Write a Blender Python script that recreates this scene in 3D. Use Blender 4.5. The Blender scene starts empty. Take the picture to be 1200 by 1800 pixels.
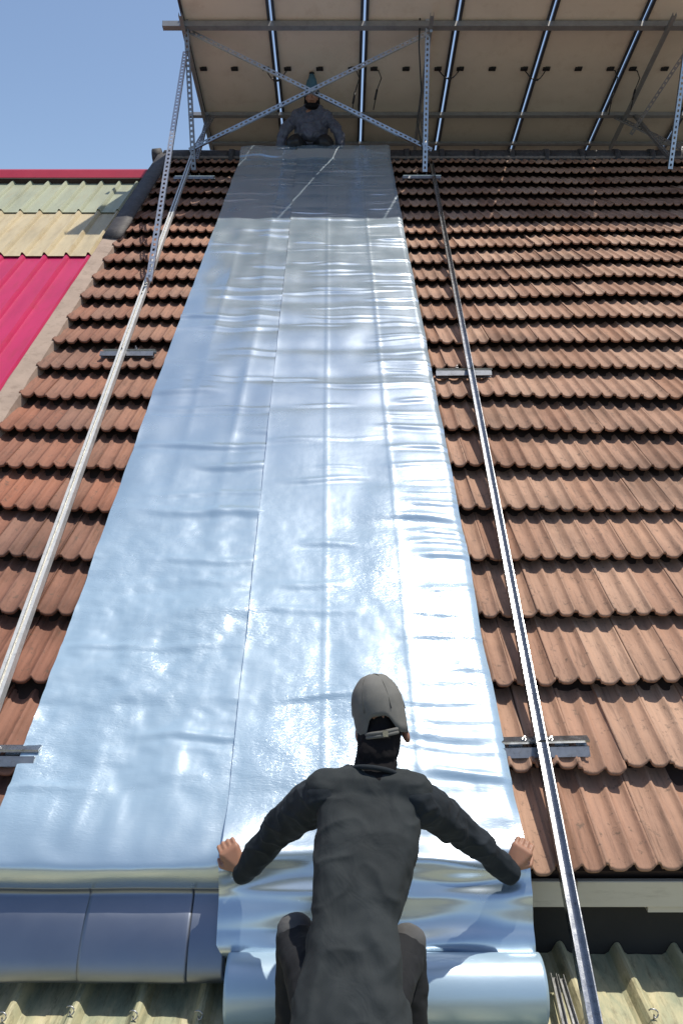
import bpy, bmesh, math, random
import numpy as np
from mathutils import Vector, Matrix, noise
random.seed(7)
rad = math.radians
SC = bpy.context.scene
COL = SC.collection

# ------------------------------------------------------------------ camera, sky, sun, exposure
GZ = 5.4                                   # camera height above the ground
PITCH = rad(-6.3)
FPX = 1350.0
cam_d = bpy.data.cameras.new('camera'); cam = bpy.data.objects.new('camera', cam_d); COL.objects.link(cam)
cam.location = (0, 0, GZ); cam.rotation_euler = (rad(90) + PITCH, 0, 0)
cam_d.sensor_fit = 'VERTICAL'; cam_d.sensor_height = 36; cam_d.lens = 27
cam_d.clip_start = 0.05; cam_d.clip_end = 3000
SC.camera = cam
SUN = Vector((0.31, 0.17, 1.0)).normalized()     # towards the sun
el = math.asin(SUN.z); az = math.atan2(SUN.x, SUN.y)
w = bpy.data.worlds.new('World'); SC.world = w; w.use_nodes = True
nt = w.node_tree
sky = nt.nodes.new('ShaderNodeTexSky'); sky.sky_type = 'NISHITA'; sky.sun_disc = False
sky.sun_elevation = el; sky.sun_rotation = az; sky.air_density = 1.0; sky.dust_density = 0.9; sky.ozone_density = .9
bg = nt.nodes['Background']; bg.inputs[1].default_value = 0.125
nt.links.new(sky.outputs[0], bg.inputs[0])
sl = bpy.data.lights.new('sun', 'SUN'); sl.energy = 4.0; sl.angle = rad(0.5); sl.color = (1, 0.935, 0.83)
so = bpy.data.objects.new('sun', sl); COL.objects.link(so)
so.rotation_euler = SUN.to_track_quat('Z', 'Y').to_euler(); so.location = (3, 3, 20)
SC.view_settings.view_transform = 'Standard'; SC.view_settings.look = 'None'
SC.view_settings.gamma = 1; SC.view_settings.exposure = 0.25; SC.view_settings.use_curve_mapping = False

# ------------------------------------------------------------------ geometry frame
H = 3.1                                    # camera's distance from the roof plane
TH = rad(33)
NV = Vector((0, -math.sin(TH), math.cos(TH))); UV = Vector((0, math.cos(TH), math.sin(TH)))
CAM = Vector((0, 0, GZ)); F0 = CAM - NV * H
FW = Vector((0, math.cos(PITCH), math.sin(PITCH))); UP = Vector((0, -math.sin(PITCH), math.cos(PITCH)))
def R(X, s, q=0.0): return F0 + Vector((X, 0, 0)) + UV * s + NV * q
def W(px, py, d): return CAM + FW * d + UP * (-(py - 900) / FPX * d) + Vector(((px - 600) / FPX * d, 0, 0))
def RS(px, py, q=0.0):                     # where the sight line through a photo point meets the roof
    v = W(px, py, 1.0) - CAM
    t = -(H - q) / v.dot(NV)
    p = CAM + v * t - F0
    return p.x, p.dot(UV)
EXPO = 0.4526; TW = 0.206; S0 = 1.474      # tile row spacing, tile width, lowest row
SR = 3.80 * H                              # ridge
XL = -2.46                                 # left edge of tiled field

# ------------------------------------------------------------------ helpers
def setp(o, label=None, cat=None, group=None, kind=None):
    if label: o['label'] = label
    if cat: o['category'] = cat
    if group: o['group'] = group
    if kind: o['kind'] = kind
    return o
def thing(name, loc, label, cat, group=None):
    o = bpy.data.objects.new(name, None); COL.objects.link(o); o.location = loc; o.empty_display_size = 0.2
    return setp(o, label, cat, group)
def wloc(p):
    v = Vector((0, 0, 0))
    while p is not None: v += p.location; p = p.parent
    return v
def link_mesh(name, me, mat, parent=None, smooth=False, origin=None):
    """mesh data in world coordinates -> object whose origin is moved to its own middle"""
    o = bpy.data.objects.new(name, me); COL.objects.link(o)
    if mat and not me.materials: me.materials.append(mat)
    c = origin
    if c is None:
        n = len(me.vertices); a = np.empty(n * 3); me.vertices.foreach_get('co', a); a = a.reshape(-1, 3)
        c = Vector(((a[:, 0].min() + a[:, 0].max()) / 2, (a[:, 1].min() + a[:, 1].max()) / 2, a[:, 2].min()))
    me.transform(Matrix.Translation(-c))
    o.parent = parent
    o.location = c - (wloc(parent) if parent else Vector((0, 0, 0)))
    if smooth: me.polygons.foreach_set('use_smooth', [True] * len(me.polygons))
    return o
def from_bm(name, bm, mat, parent=None, smooth=False, bevel=0.0):
    bmesh.ops.recalc_face_normals(bm, faces=bm.faces)
    if bevel: bmesh.ops.bevel(bm, geom=bm.edges[:], offset=bevel, segments=1, affect='EDGES', clamp_overlap=True)
    me = bpy.data.meshes.new(name); bm.to_mesh(me); bm.free()
    return link_mesh(name, me, mat, parent, smooth)
def frame(d, up=Vector((0, 0, 1))):
    d = d.normalized(); x = d.cross(up)
    if x.length < 1e-4: x = d.cross(Vector((0, 1, 0)))
    x.normalize(); z = x.cross(d).normalized()
    return x, z
def add_bar(bm, a, b, wx, wz, up=Vector((0, 0, 1)), ox=0.0, oz=0.0):
    a = Vector(a); b = Vector(b); x, z = frame(b - a, up)
    vs = []
    for p in (a, b):
        for sx, sz in ((-1, -1), (1, -1), (1, 1), (-1, 1)):
            vs.append(bm.verts.new(p + x * (ox + sx * wx / 2) + z * (oz + sz * wz / 2)))
    for f in ((0, 1, 2, 3), (7, 6, 5, 4), (0, 4, 5, 1), (1, 5, 6, 2), (2, 6, 7, 3), (3, 7, 4, 0)):
        bm.faces.new([vs[i] for i in f])
def add_channel(bm, a, b, wd, ht, t, up=Vector((0, 0, 1)), lip=0.0):
    """U channel open along +up"""
    a = Vector(a); b = Vector(b)
    add_bar(bm, a, b, wd, t, up, 0, -ht / 2 + t / 2)
    for s in (-1, 1):
        add_bar(bm, a, b, t, ht - t - 0.0006, up, s * (wd / 2 - t / 2), t / 2)
        if lip: add_bar(bm, a, b, lip, t, up, s * (wd / 2 - t - lip / 2 - 0.0003), ht / 2 - t / 2 - 0.0004)
def add_slotted(bm, a, b, wd, ht, t, up, pitch=0.05, slot=0.5):
    """channel whose face towards +up is punched with a row of slots"""
    a = Vector(a); b = Vector(b); L = (b - a).length; d = (b - a) / L
    for s in (-1, 1):
        add_bar(bm, a, b, t, ht - t - .001, up, s * (wd / 2 - t / 2), -t / 2)
        add_bar(bm, a, b, wd * 0.30, t, up, s * wd * 0.35, ht / 2 - t / 2)
    n = int(L / pitch)
    for i in range(n + 1):
        c = a + d * (i * pitch)
        e = a + d * min(L, i * pitch + pitch * (1 - slot))
        if (e - c).length > .002: add_bar(bm, c, e, wd * 0.398, t * .96, up, 0, ht / 2 - t / 2)
def add_tube(bm, pts, r, seg=8, close=True):
    pts = [Vector(p) for p in pts]; rings = []
    up = Vector((0.13, 0.21, 0.97))
    for i, p in enumerate(pts):
        d = (pts[min(i + 1, len(pts) - 1)] - pts[max(i - 1, 0)])
        x, z = frame(d, up); rr = r[i] if isinstance(r, (list, tuple)) else r
        rings.append([bm.verts.new(p + (x * math.cos(k * 2 * math.pi / seg) + z * math.sin(k * 2 * math.pi / seg)) * rr) for k in range(seg)])
    for a, b in zip(rings, rings[1:]):
        for k in range(seg): bm.faces.new((a[k], a[(k + 1) % seg], b[(k + 1) % seg], b[k]))
    if close:
        bm.faces.new(rings[0][::-1]); bm.faces.new(rings[-1])
def grid_mesh(name, P, solid=0.0):
    """P: rows x cols x 3 world points"""
    r, c, _ = P.shape
    idx = np.arange(r * c).reshape(r, c)
    q = np.stack([idx[:-1, :-1], idx[:-1, 1:], idx[1:, 1:], idx[1:, :-1]], -1).reshape(-1, 4)
    me = bpy.data.meshes.new(name)
    me.from_pydata(P.reshape(-1, 3).tolist(), [], q.tolist()); me.update()
    return me

# ------------------------------------------------------------------ materials
def mat(name, rgb, rough=0.6, metal=0.0, spec=0.5):
    m = bpy.data.materials.new(name); m.use_nodes = True
    b = m.node_tree.nodes['Principled BSDF']
    b.inputs['Base Color'].default_value = (*rgb, 1); b.inputs['Roughness'].default_value = rough
    b.inputs['Metallic'].default_value = metal; b.inputs['Specular IOR Level'].default_value = spec
    return m
class G:
    def __init__(s, m): s.t = m.node_tree; s.b = s.t.nodes['Principled BSDF']
    def n(s, ty, **k):
        n = s.t.nodes.new(ty)
        for a, v in k.items():
            if hasattr(n, a): setattr(n, a, v)
        return n
    def l(s, a, b): s.t.links.new(a, b)
    def coord(s, scale=(1, 1, 1), rot=(0, 0, 0), obj=False):
        g = s.n('ShaderNodeTexCoord') if obj else s.n('ShaderNodeNewGeometry')
        out = g.outputs['Object'] if obj else g.outputs['Position']
        r = s.n('ShaderNodeVectorRotate'); r.rotation_type = 'EULER_XYZ'; r.inputs['Rotation'].default_value = rot
        s.l(out, r.inputs['Vector'])
        m = s.n('ShaderNodeVectorMath'); m.operation = 'MULTIPLY'; m.inputs[1].default_value = scale
        s.l(r.outputs[0], m.inputs[0]); return m.outputs[0]
    def noise(s, vec, scale, detail=4, rough=.55, dist=0.0):
        n = s.n('ShaderNodeTexNoise'); n.inputs['Scale'].default_value = scale; n.inputs['Detail'].default_value = detail
        n.inputs['Roughness'].default_value = rough; n.inputs['Distortion'].default_value = dist
        s.l(vec, n.inputs['Vector']); return n.outputs['Fac']
    def ramp(s, fac, stops):
        r = s.n('ShaderNodeValToRGB'); e = r.color_ramp.elements
        while len(e) < len(stops): e.new(0.5)
        for x, (p, c) in zip(e, stops): x.position = p; x.color = (*c, 1) if len(c) == 3 else c
        s.l(fac, r.inputs[0]); return r.outputs[0]
    def mix(s, fac, a, b, mode='MIX'):
        m = s.n('ShaderNodeMix'); m.data_type = 'RGBA'; m.blend_type = mode
        for v, i in ((fac, 0), (a, 6), (b, 7)):
            if isinstance(v, (int, float)): m.inputs[i].default_value = v
            elif isinstance(v, tuple): m.inputs[i].default_value = (*v, 1)
            else: s.l(v, m.inputs[i])
        return m.outputs[2]
    def math(s, op, a, b=0.0):
        m = s.n('ShaderNodeMath'); m.operation = op
        for v, i in ((a, 0), (b, 1)):
            if isinstance(v, (int, float)): m.inputs[i].default_value = v
            else: s.l(v, m.inputs[i])
        return m.outputs[0]
    def bump(s, h, strength, dist, prev=None):
        b = s.n('ShaderNodeBump'); b.inputs['Strength'].default_value = strength; b.inputs['Distance'].default_value = dist
        s.l(h, b.inputs['Height'])
        if prev is not None: s.l(prev, b.inputs['Normal'])
        s.l(b.outputs[0], s.b.inputs['Normal']); return b.outputs[0]
    def color(s, c): s.l(c, s.b.inputs['Base Color'])
def g3(v): return (v, v, v)
ALONG = (-TH, 0, 0)      # turns world so that the roof's slope direction is y

def tile_material():
    m = mat('terracotta', (.4, .2, .13), .75, 0, .3); g = G(m)
    oi = g.n('ShaderNodeObjectInfo'); at = g.n('ShaderNodeAttribute'); at.attribute_name = 'tint'
    rnd = g.math('FRACT', g.math('ADD', oi.outputs['Random'], at.outputs['Fac']))
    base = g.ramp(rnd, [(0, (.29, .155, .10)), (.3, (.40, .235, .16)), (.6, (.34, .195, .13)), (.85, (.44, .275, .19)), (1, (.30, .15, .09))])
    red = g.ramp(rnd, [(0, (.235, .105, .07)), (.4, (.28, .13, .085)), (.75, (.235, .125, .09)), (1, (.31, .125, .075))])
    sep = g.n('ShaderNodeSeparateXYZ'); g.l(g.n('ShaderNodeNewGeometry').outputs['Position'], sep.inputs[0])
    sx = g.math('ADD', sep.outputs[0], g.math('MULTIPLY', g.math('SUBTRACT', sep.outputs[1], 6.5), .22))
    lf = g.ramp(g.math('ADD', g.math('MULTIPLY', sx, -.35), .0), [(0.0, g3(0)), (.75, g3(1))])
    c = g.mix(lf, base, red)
    st = g.noise(g.coord((38, 3.2, 6), ALONG), 1, 6, .7)
    c = g.mix(.75, c, g.ramp(st, [(.30, g3(.42)), (.46, g3(.95)), (.75, (1.22, 1.2, 1.16))]), 'MULTIPLY')
    bl = g.noise(g.coord((1, 1, 1), ALONG), 1.7, 5, .6)
    c = g.mix(.8, c, g.ramp(bl, [(.32, (.58, .57, .56)), (.5, g3(1.0)), (.72, (1.12, 1.16, 1.16))]), 'MULTIPLY')
    sp = g.noise(g.coord((1, 1, 1), ALONG), 26, 5, .7)
    c = g.mix(g.ramp(sp, [(.58, g3(0)), (.68, g3(.7))]), c, (.10, .075, .055))
    g.color(c)
    g.bump(g.noise(g.coord((1, .35, 1), ALONG), 90, 5, .7), .55, .004)
    return m
M_TILE = tile_material()
def simple(name, rgb, rough, metal=0, var=.25, nscale=6, bump=.0, bscale=60, spec=.5, rot=(0, 0, 0), scl=(1, 1, 1), dirt=None):
    m = mat(name, rgb, rough, metal, spec); g = G(m)
    f = g.noise(g.coord(scl, rot), nscale, 6, .65)
    c = g.mix(1.0, rgb, g.ramp(f, [(.25, g3(1 - var)), (.5, g3(1)), (.78, g3(1 + var * .7))]), 'MULTIPLY')
    if dirt:
        f2 = g.noise(g.coord(scl, rot), nscale * 2.7, 8, .75)
        c = g.mix(g.ramp(f2, [(.52, g3(0)), (.68, g3(.8))]), c, dirt)
    g.color(c)
    f3 = g.noise(g.coord(scl, rot), nscale * 1.6, 4)
    r = g.math('ADD', g.math('MULTIPLY', f3, .25), rough - .12); g.l(r, g.b.inputs['Roughness'])
    if bump: g.bump(g.noise(g.coord(scl, rot), bscale, 5, .7), bump, .003)
    return m
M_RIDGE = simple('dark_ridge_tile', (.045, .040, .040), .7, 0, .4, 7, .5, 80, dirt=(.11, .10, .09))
M_MORTAR = simple('old_mortar', (.20, .17, .145), .9, 0, .4, 14, .8, 60, dirt=(.07, .05, .045))
M_VERGE = simple('cement_verge', (.36, .27, .21), .85, 0, .2, 4, .4, 40, dirt=(.22, .16, .12))
M_DECK = simple('roof_underlay', (.045, .026, .02), .95, 0, .3, 3)
M_FASCIA = simple('fascia_board', (.62, .57, .46), .7, 0, .10, 3, .2, 50, dirt=(.50, .45, .35), scl=(.6, 3, 3))
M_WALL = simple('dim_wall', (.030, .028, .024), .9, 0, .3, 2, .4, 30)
M_GALV = simple('galvanised_steel', (.56, .57, .58), .34, 1.0, .22, 16, .12, 120, dirt=(.34, .34, .33))
M_RAIL = simple('rail_steel', (.42, .44, .46), .24, 1.0, .2, 16, .12, 120, dirt=(.22, .22, .22))
M_RAILB = simple('bright_rail_steel', (.62, .62, .60), .5, .55, .15, 16, .1, 120, dirt=(.4, .4, .38))
M_GALVD = simple('weathered_steel', (.30, .31, .33), .5, .85, .25, 14, .15, 90, dirt=(.16, .15, .14))
M_PURLIN = simple('dull_purlin_steel', (.34, .34, .34), .5, .6, .2, 8, .1, 60)
M_BOLT = simple('bolt_steel', (.4, .4, .4), .4, 1.0, .2, 40)
M_BACK = simple('panel_backsheet', (.80, .72, .60), .6, 0, .10, 1.3, spec=.3, dirt=(.70, .61, .49))
M_CELL = mat('panel_glass', (.01, .013, .03), .08)
M_FRAME = simple('panel_frame', (.10, .105, .12), .45, .7, .15, 8)
M_BLACK = mat('black_plastic', (.012, .012, .013), .45)
M_PINK = simple('crimson_sheet', (.48, .020, .100), .42, 0, .2, 2.2, .05, 20, rot=ALONG, scl=(2, .5, 1), dirt=(.40, .025, .07))
M_CREAM = simple('cream_sheet', (.50, .415, .26), .5, 0, .3, 1.8, .1, 20, rot=ALONG, scl=(3, .6, 1), dirt=(.40, .29, .15))
M_GREENISH = simple('grey_green_sheet', (.35, .37, .26), .5, 0, .28, 1.8, .1, 20, rot=ALONG, scl=(3, .6, 1), dirt=(.36, .34, .22))
M_REDCAP = simple('red_ridge_cap', (.42, .03, .055), .35, 0, .15, 2)
M_GROUND = simple('ground', (.13, .125, .10), .95, 0, .35, .15)
def porch_material():
    m = mat('old_fibre_sheet', (.4, .36, .2), .5, 0, .4); g = G(m)
    f = g.noise(g.coord((3, .8, 1)), 2.4, 6, .7, .6)
    c = g.ramp(f, [(.22, (.15, .20, .15)), (.42, (.33, .34, .22)), (.56, (.50, .45, .27)), (.70, (.56, .51, .36)), (.82, (.42, .20, .08))])
    f2 = g.noise(g.coord((9, 2, 3)), 3, 8, .8)
    c = g.mix(g.ramp(f2, [(.5, g3(0)), (.68, g3(.8))]), c, (.13, .115, .07))
    g.color(c); g.bump(g.noise(g.coord(), 40, 5, .7), .3, .004); return m
M_PORCH = porch_material()
def foil_material(name, crinkle, rough, tint=(.80, .86, .93), broad=.5):
    m = mat(name, tint, rough, 1.0); g = G(m)
    c0 = g.noise(g.coord((1.5, .8, 1), ALONG), 2.8, 3, .5, .0)
    fl = g.coord((1, 1, 1), ALONG)
    a = g.noise(g.coord((.8, 2.3, 1), ALONG), 7, 5, .55, .15)
    b = g.noise(g.coord((1.0, 2.4, 1), ALONG), 34, 5, .6, .7)
    msk = g.noise(fl, 1.5, 3, .5)
    mk = g.ramp(msk, [(.38, g3(.1)), (.62, g3(1))])
    hb = g.math('MULTIPLY', b, mk)
    cr = g.n('ShaderNodeAttribute'); cr.attribute_name = 'wrinkle'; cr = cr.outputs['Fac']
    n0 = g.bump(g.math('MULTIPLY', c0, cr), crinkle * .55, .045)
    n1 = g.bump(g.math('MULTIPLY', a, cr), crinkle * .16, .03, n0)
    n2 = g.bump(g.math('MULTIPLY', hb, cr), crinkle * .9, .008, n1)
    rr = g.noise(fl, 3.5, 4, .6)
    g.l(g.math('ADD', g.math('MULTIPLY', rr, .16), rough - .08), g.b.inputs['Roughness'])
    g.color(g.ramp(g.noise(fl, 2.2, 5, .6), [(.3, tuple(.86 * t for t in tint)), (.7, tint)]))
    if broad:                       # woven face: part of the light is scattered widely
        d = g.n('ShaderNodeBsdfPrincipled'); d.inputs['Metallic'].default_value = .0; d.inputs['Roughness'].default_value = .6
        d.inputs['Base Color'].default_value = (.42, .59, .71, 1); g.l(n2, d.inputs['Normal'])
        mx = g.n('ShaderNodeMixShader'); g.l(g.math('ADD', g.math('MULTIPLY', cr, broad * .65), broad * .35), mx.inputs[0])
        out = [n for n in m.node_tree.nodes if n.type == 'OUTPUT_MATERIAL'][0]
        g.l(g.b.outputs[0], mx.inputs[1]); g.l(d.outputs[0], mx.inputs[2]); g.l(mx.outputs[0], out.inputs['Surface'])
    return m
M_FOIL = foil_material('silver_foil', .38, .25, (.60, .67, .75), broad=.55)
M_FOIL2 = foil_material('smooth_silver_foil', .05, .33, (.50, .58, .68), broad=.6)
M_FOIL3 = foil_material('shade_tinted_foil', .04, .40, (.26, .29, .35), 0)  # hanging foil end: its shade and dark reflection are put into the tint
def cloth(name, rgb, rough=.85, sheen=.2, wr=.5):
    m = mat(name, rgb, rough, 0, .3); g = G(m)
    f = g.noise(g.coord(), 7, 5, .6); g.color(g.mix(1.0, rgb, g.ramp(f, [(.3, g3(.8)), (.7, g3(1.2))]), 'MULTIPLY'))
    n1 = g.bump(g.noise(g.coord((1, 1, .6)), 9, 3, .5, .8), wr, .02)
    g.bump(g.noise(g.coord(), 420, 2), .25, .0012, n1)
    return m
M_SHIRT = cloth('charcoal_jersey', (.023, .028, .030), .85)
M_SLEEVE = cloth('navy_sleeve_jersey', (.013, .018, .023), .85)
M_TROUSER = cloth('dark_trousers', (.012, .013, .015), .85)
M_KNEE = cloth('grey_knee_patch', (.09, .09, .09), .9)
M_CAP = cloth('grey_cap_cotton', (.135, .133, .122), .9, wr=.15)
M_SKIN = mat('skin', (.31, .155, .095), .55); G(M_SKIN).b.inputs['Subsurface Weight'].default_value = .08
M_SEAM = mat('seam_thread', (.08, .08, .07), .9)
M_HAIR = mat('black_hair', (.010, .009, .010), .9, 0, .15)
M_JACKET = cloth('shiny_grey_jacket', (.10, .107, .14), .28, wr=1.0)
M_TEAL = cloth('blue_green_cap', (.07, .15, .20), .8)
M_SHOE = mat('shoe_rubber', (.03, .03, .03), .7)

# ------------------------------------------------------------------ ground
bm = bmesh.new()
vs = [bm.verts.new(p) for p in ((-900, -900, 0), (900, -900, 0), (900, 900, 0), (-900, 900, 0))]; bm.faces.new(vs)
setp(from_bm('ground', bm, M_GROUND), 'plain dusty ground far below the roofs', None, None, 'structure')

# ------------------------------------------------------------------ house with the tiled roof
XR = 6.6
house = thing('tiled_house', R(1.5, 6, 0) * 1.0 - Vector((0, 0, R(1.5, 6, 0).z)), 'house whose steep roof of ribbed terracotta tiles fills the picture', 'house')
EY = R(0, S0).y
# deck below the tiles (closed wedge down to the wall top)
bm = bmesh.new()
RP = R(0, SR)
prof_pts = [R(0, S0 + .02, -.012), R(0, SR, -.012), Vector((0, RP.y * 2 - EY, R(0, S0).z)), Vector((0, RP.y * 2 - EY, R(0, S0).z - .12)), Vector((0, EY + .12, R(0, S0).z - .12))]
la = [bm.verts.new(Vector((XL - .10, p.y, p.z))) for p in prof_pts]; lb = [bm.verts.new(Vector((XR, p.y, p.z))) for p in prof_pts]
n = len(prof_pts)
for i in range(n): bm.faces.new((la[i], la[(i + 1) % n], lb[(i + 1) % n], lb[i]))
bm.faces.new(la[::-1]); bm.faces.new(lb)
from_bm('roof_deck', bm, M_DECK, house)
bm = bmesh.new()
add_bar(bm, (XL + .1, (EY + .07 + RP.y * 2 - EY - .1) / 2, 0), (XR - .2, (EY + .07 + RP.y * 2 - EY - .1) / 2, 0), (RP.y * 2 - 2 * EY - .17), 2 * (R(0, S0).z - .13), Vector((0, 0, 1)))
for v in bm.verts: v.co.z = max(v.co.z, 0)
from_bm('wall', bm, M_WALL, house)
# fascia: boards end to end
zf = R(0, S0).z
for a, b in ((-3.2, -.9), (-.896, .95), (.954, 2.9), (2.904, 4.9), (4.904, XR)):
    bm = bmesh.new()
    add_bar(bm, (a, EY + .015, zf - .088), (b, EY + .015, zf - .088), .024, .112)
    from_bm('fascia_board', bm, M_FASCIA, house, bevel=.003)
bm = bmesh.new(); add_bar(bm, (1.25, EY + .040, zf - .160), (XR, EY + .040, zf - .160), .05, .026)
from_bm('soffit_batten', bm, M_FASCIA, house)

def tprof(t):
    """height across one tile, t in 0..1: narrow roll, groove, wide flat pan, roll, pan"""
    if t < .10: return 0.0
    if t < .50: x = (t - .10) / .40; return -(1 - abs(2 * x - 1) ** 3.6) - (.45 if x < .12 else 0)
    if t < .515: return -.35
    if t < .58: return .08
    if t < .98: x = (t - .58) / .40; return -(1 - abs(2 * x - 1) ** 3.6)
    return .0
NX = 26
def tile_verts():
    V = []; Fc = []
    L = EXPO + .05; T = .020; AMP = .022
    xs = [i / NX for i in range(NX + 1)]
    for yy in (0, .012, .5, 1.0):
        for t in xs:
            p = tprof(t)
            y = yy * L if yy > .02 else (0 if yy == 0 else .010)
            z = .100 - .096 * (y / L) + p * AMP
            if yy == 0: z -= .008; y -= 0.0
            y -= (-p) * .015 * max(0, 1 - y / .1)
            V.append((t * (TW + .001), y, z))
    for t in xs:                       # lower front edge
        p = tprof(t); V.append((t * (TW + .001), .004 + p * .016, .100 - T - .002 + p * AMP * .9))
    for t in (0, 1):                   # flank bottoms at the back
        V.append((t * (TW + .001), L, -.018))
    C = NX + 1
    for r in range(3):
        for i in range(NX): a = r * C + i; Fc.append((a, a + 1, a + C + 1, a + C))
    for i in range(NX): Fc.append((4 * C + i, 4 * C + i + 1, i + 1, i))
    b = 5 * C
    Fc.append((4 * C, 0, C, 2 * C, 3 * C, b)); Fc.append((4 * C + NX, b + 1, 3 * C + NX, 2 * C + NX, C + NX, NX))
    return V, Fc
TV, TF = tile_verts()
ROT = Matrix.Rotation(TH, 4, 'X')
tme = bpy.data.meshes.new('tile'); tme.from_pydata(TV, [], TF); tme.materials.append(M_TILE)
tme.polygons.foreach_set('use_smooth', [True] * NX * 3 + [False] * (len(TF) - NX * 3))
def left_edge(s):  return -.46 * H
def seam(s):       # left edge of the right-hand sheet
    k = (s / H - .53) / (2.9 - .53); return (-.153 - .035 * k) * H
def right_edge(s): k = (s / H - .53) / (2.9 - .53); return (.236 - .010 * k) * H
def sag(X, s):     # slow unevenness of the old roof
    return .028 * noise.noise(Vector((X * .55, s * .4, 3.1))) + .006 * noise.noise(Vector((X * 1.9, s * 1.1, 9.0)))
tiles = []
row = 0
while S0 + row * EXPO < SR - .1:
    s = S0 + row * EXPO
    off = 0
    ncol = int((XR - XL) / TW)
    for cidx in range(ncol):
        X = XL + cidx * TW + off
        if left_edge(s) + .16 < X and X + TW < right_edge(s) - .16: continue
        tiles.append((X, s, row))
    row += 1
def vis_size(X, s):
    p = R(X + TW / 2, s + EXPO / 2) - CAM; d = p.dot(FW); px = 600 + p.x / d * FPX; py = 900 - p.dot(UP) / d * FPX
    inside = -40 < px < 1240 and py < 1840
    return (0 if inside else 1, d)
tiles.sort(key=lambda t: vis_size(t[0], t[1]))
rest_V, rest_F, rest_T = [], [], []
shadeV = []
rng = random.Random(5)
for i, (X, s, rw) in enumerate(tiles):
    jit = (rng.uniform(-.002, .002), rng.uniform(-.009, .009) + .045 * noise.noise(Vector((X * .55, s * .6, 1.3))), rng.uniform(0, .005) + sag(X, s))
    yaw = rng.uniform(-.008, .008)
    wpos = R(X + jit[0], s + jit[1], jit[2])
    M = Matrix.Translation(wpos) @ ROT @ Matrix.Rotation(yaw, 4, 'Z')
    if rng.random() < .04: M = M @ Matrix.Translation((0, -rng.uniform(.008, .03), 0)) @ Matrix.Rotation(rng.uniform(-.03, .03), 4, 'Z')
    if rng.random() < .05: M = M @ Matrix.Rotation(rng.uniform(-.02, .02), 4, 'Y')
    if i < 300:
        o = bpy.data.objects.new('tile', tme); COL.objects.link(o); o.parent = house
        o.matrix_basis = Matrix.Translation(-wloc(house)) @ M
    else:
        b0 = len(rest_V); tn = rng.random()
        for v in TV: rest_V.append(tuple(M @ Vector(v))); rest_T.append(tn)
        for f in TF: rest_F.append(tuple(b0 + k for k in f))
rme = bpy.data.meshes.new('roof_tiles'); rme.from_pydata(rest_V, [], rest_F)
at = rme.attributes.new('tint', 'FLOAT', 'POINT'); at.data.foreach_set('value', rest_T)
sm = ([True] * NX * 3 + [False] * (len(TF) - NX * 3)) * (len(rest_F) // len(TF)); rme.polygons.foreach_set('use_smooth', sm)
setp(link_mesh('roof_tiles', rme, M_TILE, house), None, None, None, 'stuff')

# ridge: half-round caps end to end with raised collars, mortar bed below
def ridge_tile(x0, x1, k):
    bm = bmesh.new(); seg = 10; c0 = R(0, SR, 0)
    tl = random.Random(k).uniform(-.008, .008)
    for (xa, xb, r) in ((x0, x1, .150), (x1 - .06, x1 + .012, .166)):
        rings = []
        for x, dz in ((xa, 0), (xb, tl)):
            rings.append([bm.verts.new((x, c0.y + .02 + r * 1.05 * math.cos(a), c0.z - .0 + dz + r * math.sin(a))) for a in [math.pi * (-.08 + 1.16 * j / seg) for j in range(seg + 1)]])
        for j in range(seg): bm.faces.new((rings[0][j], rings[0][j + 1], rings[1][j + 1], rings[1][j]))
        for rg in rings: bm.faces.new(rg)
    return from_bm('ridge_tile', bm, M_RIDGE, house, True)
x = XL - .08; k = 0
while x < XR:
    xe = x + .50
    ridge_tile(x, xe - .004, k); x = xe; k += 1
bm = bmesh.new()                      # mortar skirt, lumpy
rows = []
for i in range(240):
    X = XL - .05 + i * (XR - XL) / 239; n1 = noise.noise(Vector((X * 6, 0, 0))); n2 = noise.noise(Vector((X * 15, 4, 0)))
    rows.append([bm.verts.new(R(X, SR - .13 - .03 * n1 - .02 * n2, .07)), bm.verts.new(R(X, SR - .12 - .03 * n1, .095 + .012 * n2)), bm.verts.new(R(X, SR + .05, .09)), bm.verts.new(R(X, SR + .05, .0)), bm.verts.new(R(X, SR - .1 - .03 * n1, .0))])
for a, b in zip(rows, rows[1:]):
    for j in range(4): bm.faces.new((a[j], a[j + 1], b[j + 1], b[j]))
from_bm('mortar_bed', bm, M_MORTAR, house, True)
# verge: cement strip along the left edge of the tiles
bm = bmesh.new(); rows = []
NS = 90
for i in range(NS + 1):
    s = S0 - .02 + (SR - S0) * i / NS; j = .008 * noise.noise(Vector((s * 4, 1, 2)))
    rows.append([bm.verts.new(R(XL + .02 + j * 2, s, .0)), bm.verts.new(R(XL + .01 + j * 2, s, .085 + j)), bm.verts.new(R(XL - .145, s, .095)), bm.verts.new(R(XL - .16 + j, s, .08)), bm.verts.new(R(XL - .16, s, -.25))])
for a, b in zip(rows, rows[1:]):
    for j in range(4): bm.faces.new((a[j], a[j + 1], b[j + 1], b[j]))
bm.faces.new(rows[0]); bm.faces.new(rows[-1][::-1])
from_bm('verge_strip', bm, M_VERGE, house)
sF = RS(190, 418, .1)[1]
bm = bmesh.new()  # dark strip added over the upper verge, standing in for the panels' shadow
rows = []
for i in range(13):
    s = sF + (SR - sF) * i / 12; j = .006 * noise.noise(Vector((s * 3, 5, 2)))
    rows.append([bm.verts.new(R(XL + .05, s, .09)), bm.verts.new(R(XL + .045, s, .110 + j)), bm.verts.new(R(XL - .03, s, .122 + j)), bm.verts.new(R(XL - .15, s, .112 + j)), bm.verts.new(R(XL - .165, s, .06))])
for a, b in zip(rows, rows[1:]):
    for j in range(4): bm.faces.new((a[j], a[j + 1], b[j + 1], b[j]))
bm.faces.new(rows[0]); bm.faces.new(rows[-1][::-1])
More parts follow.
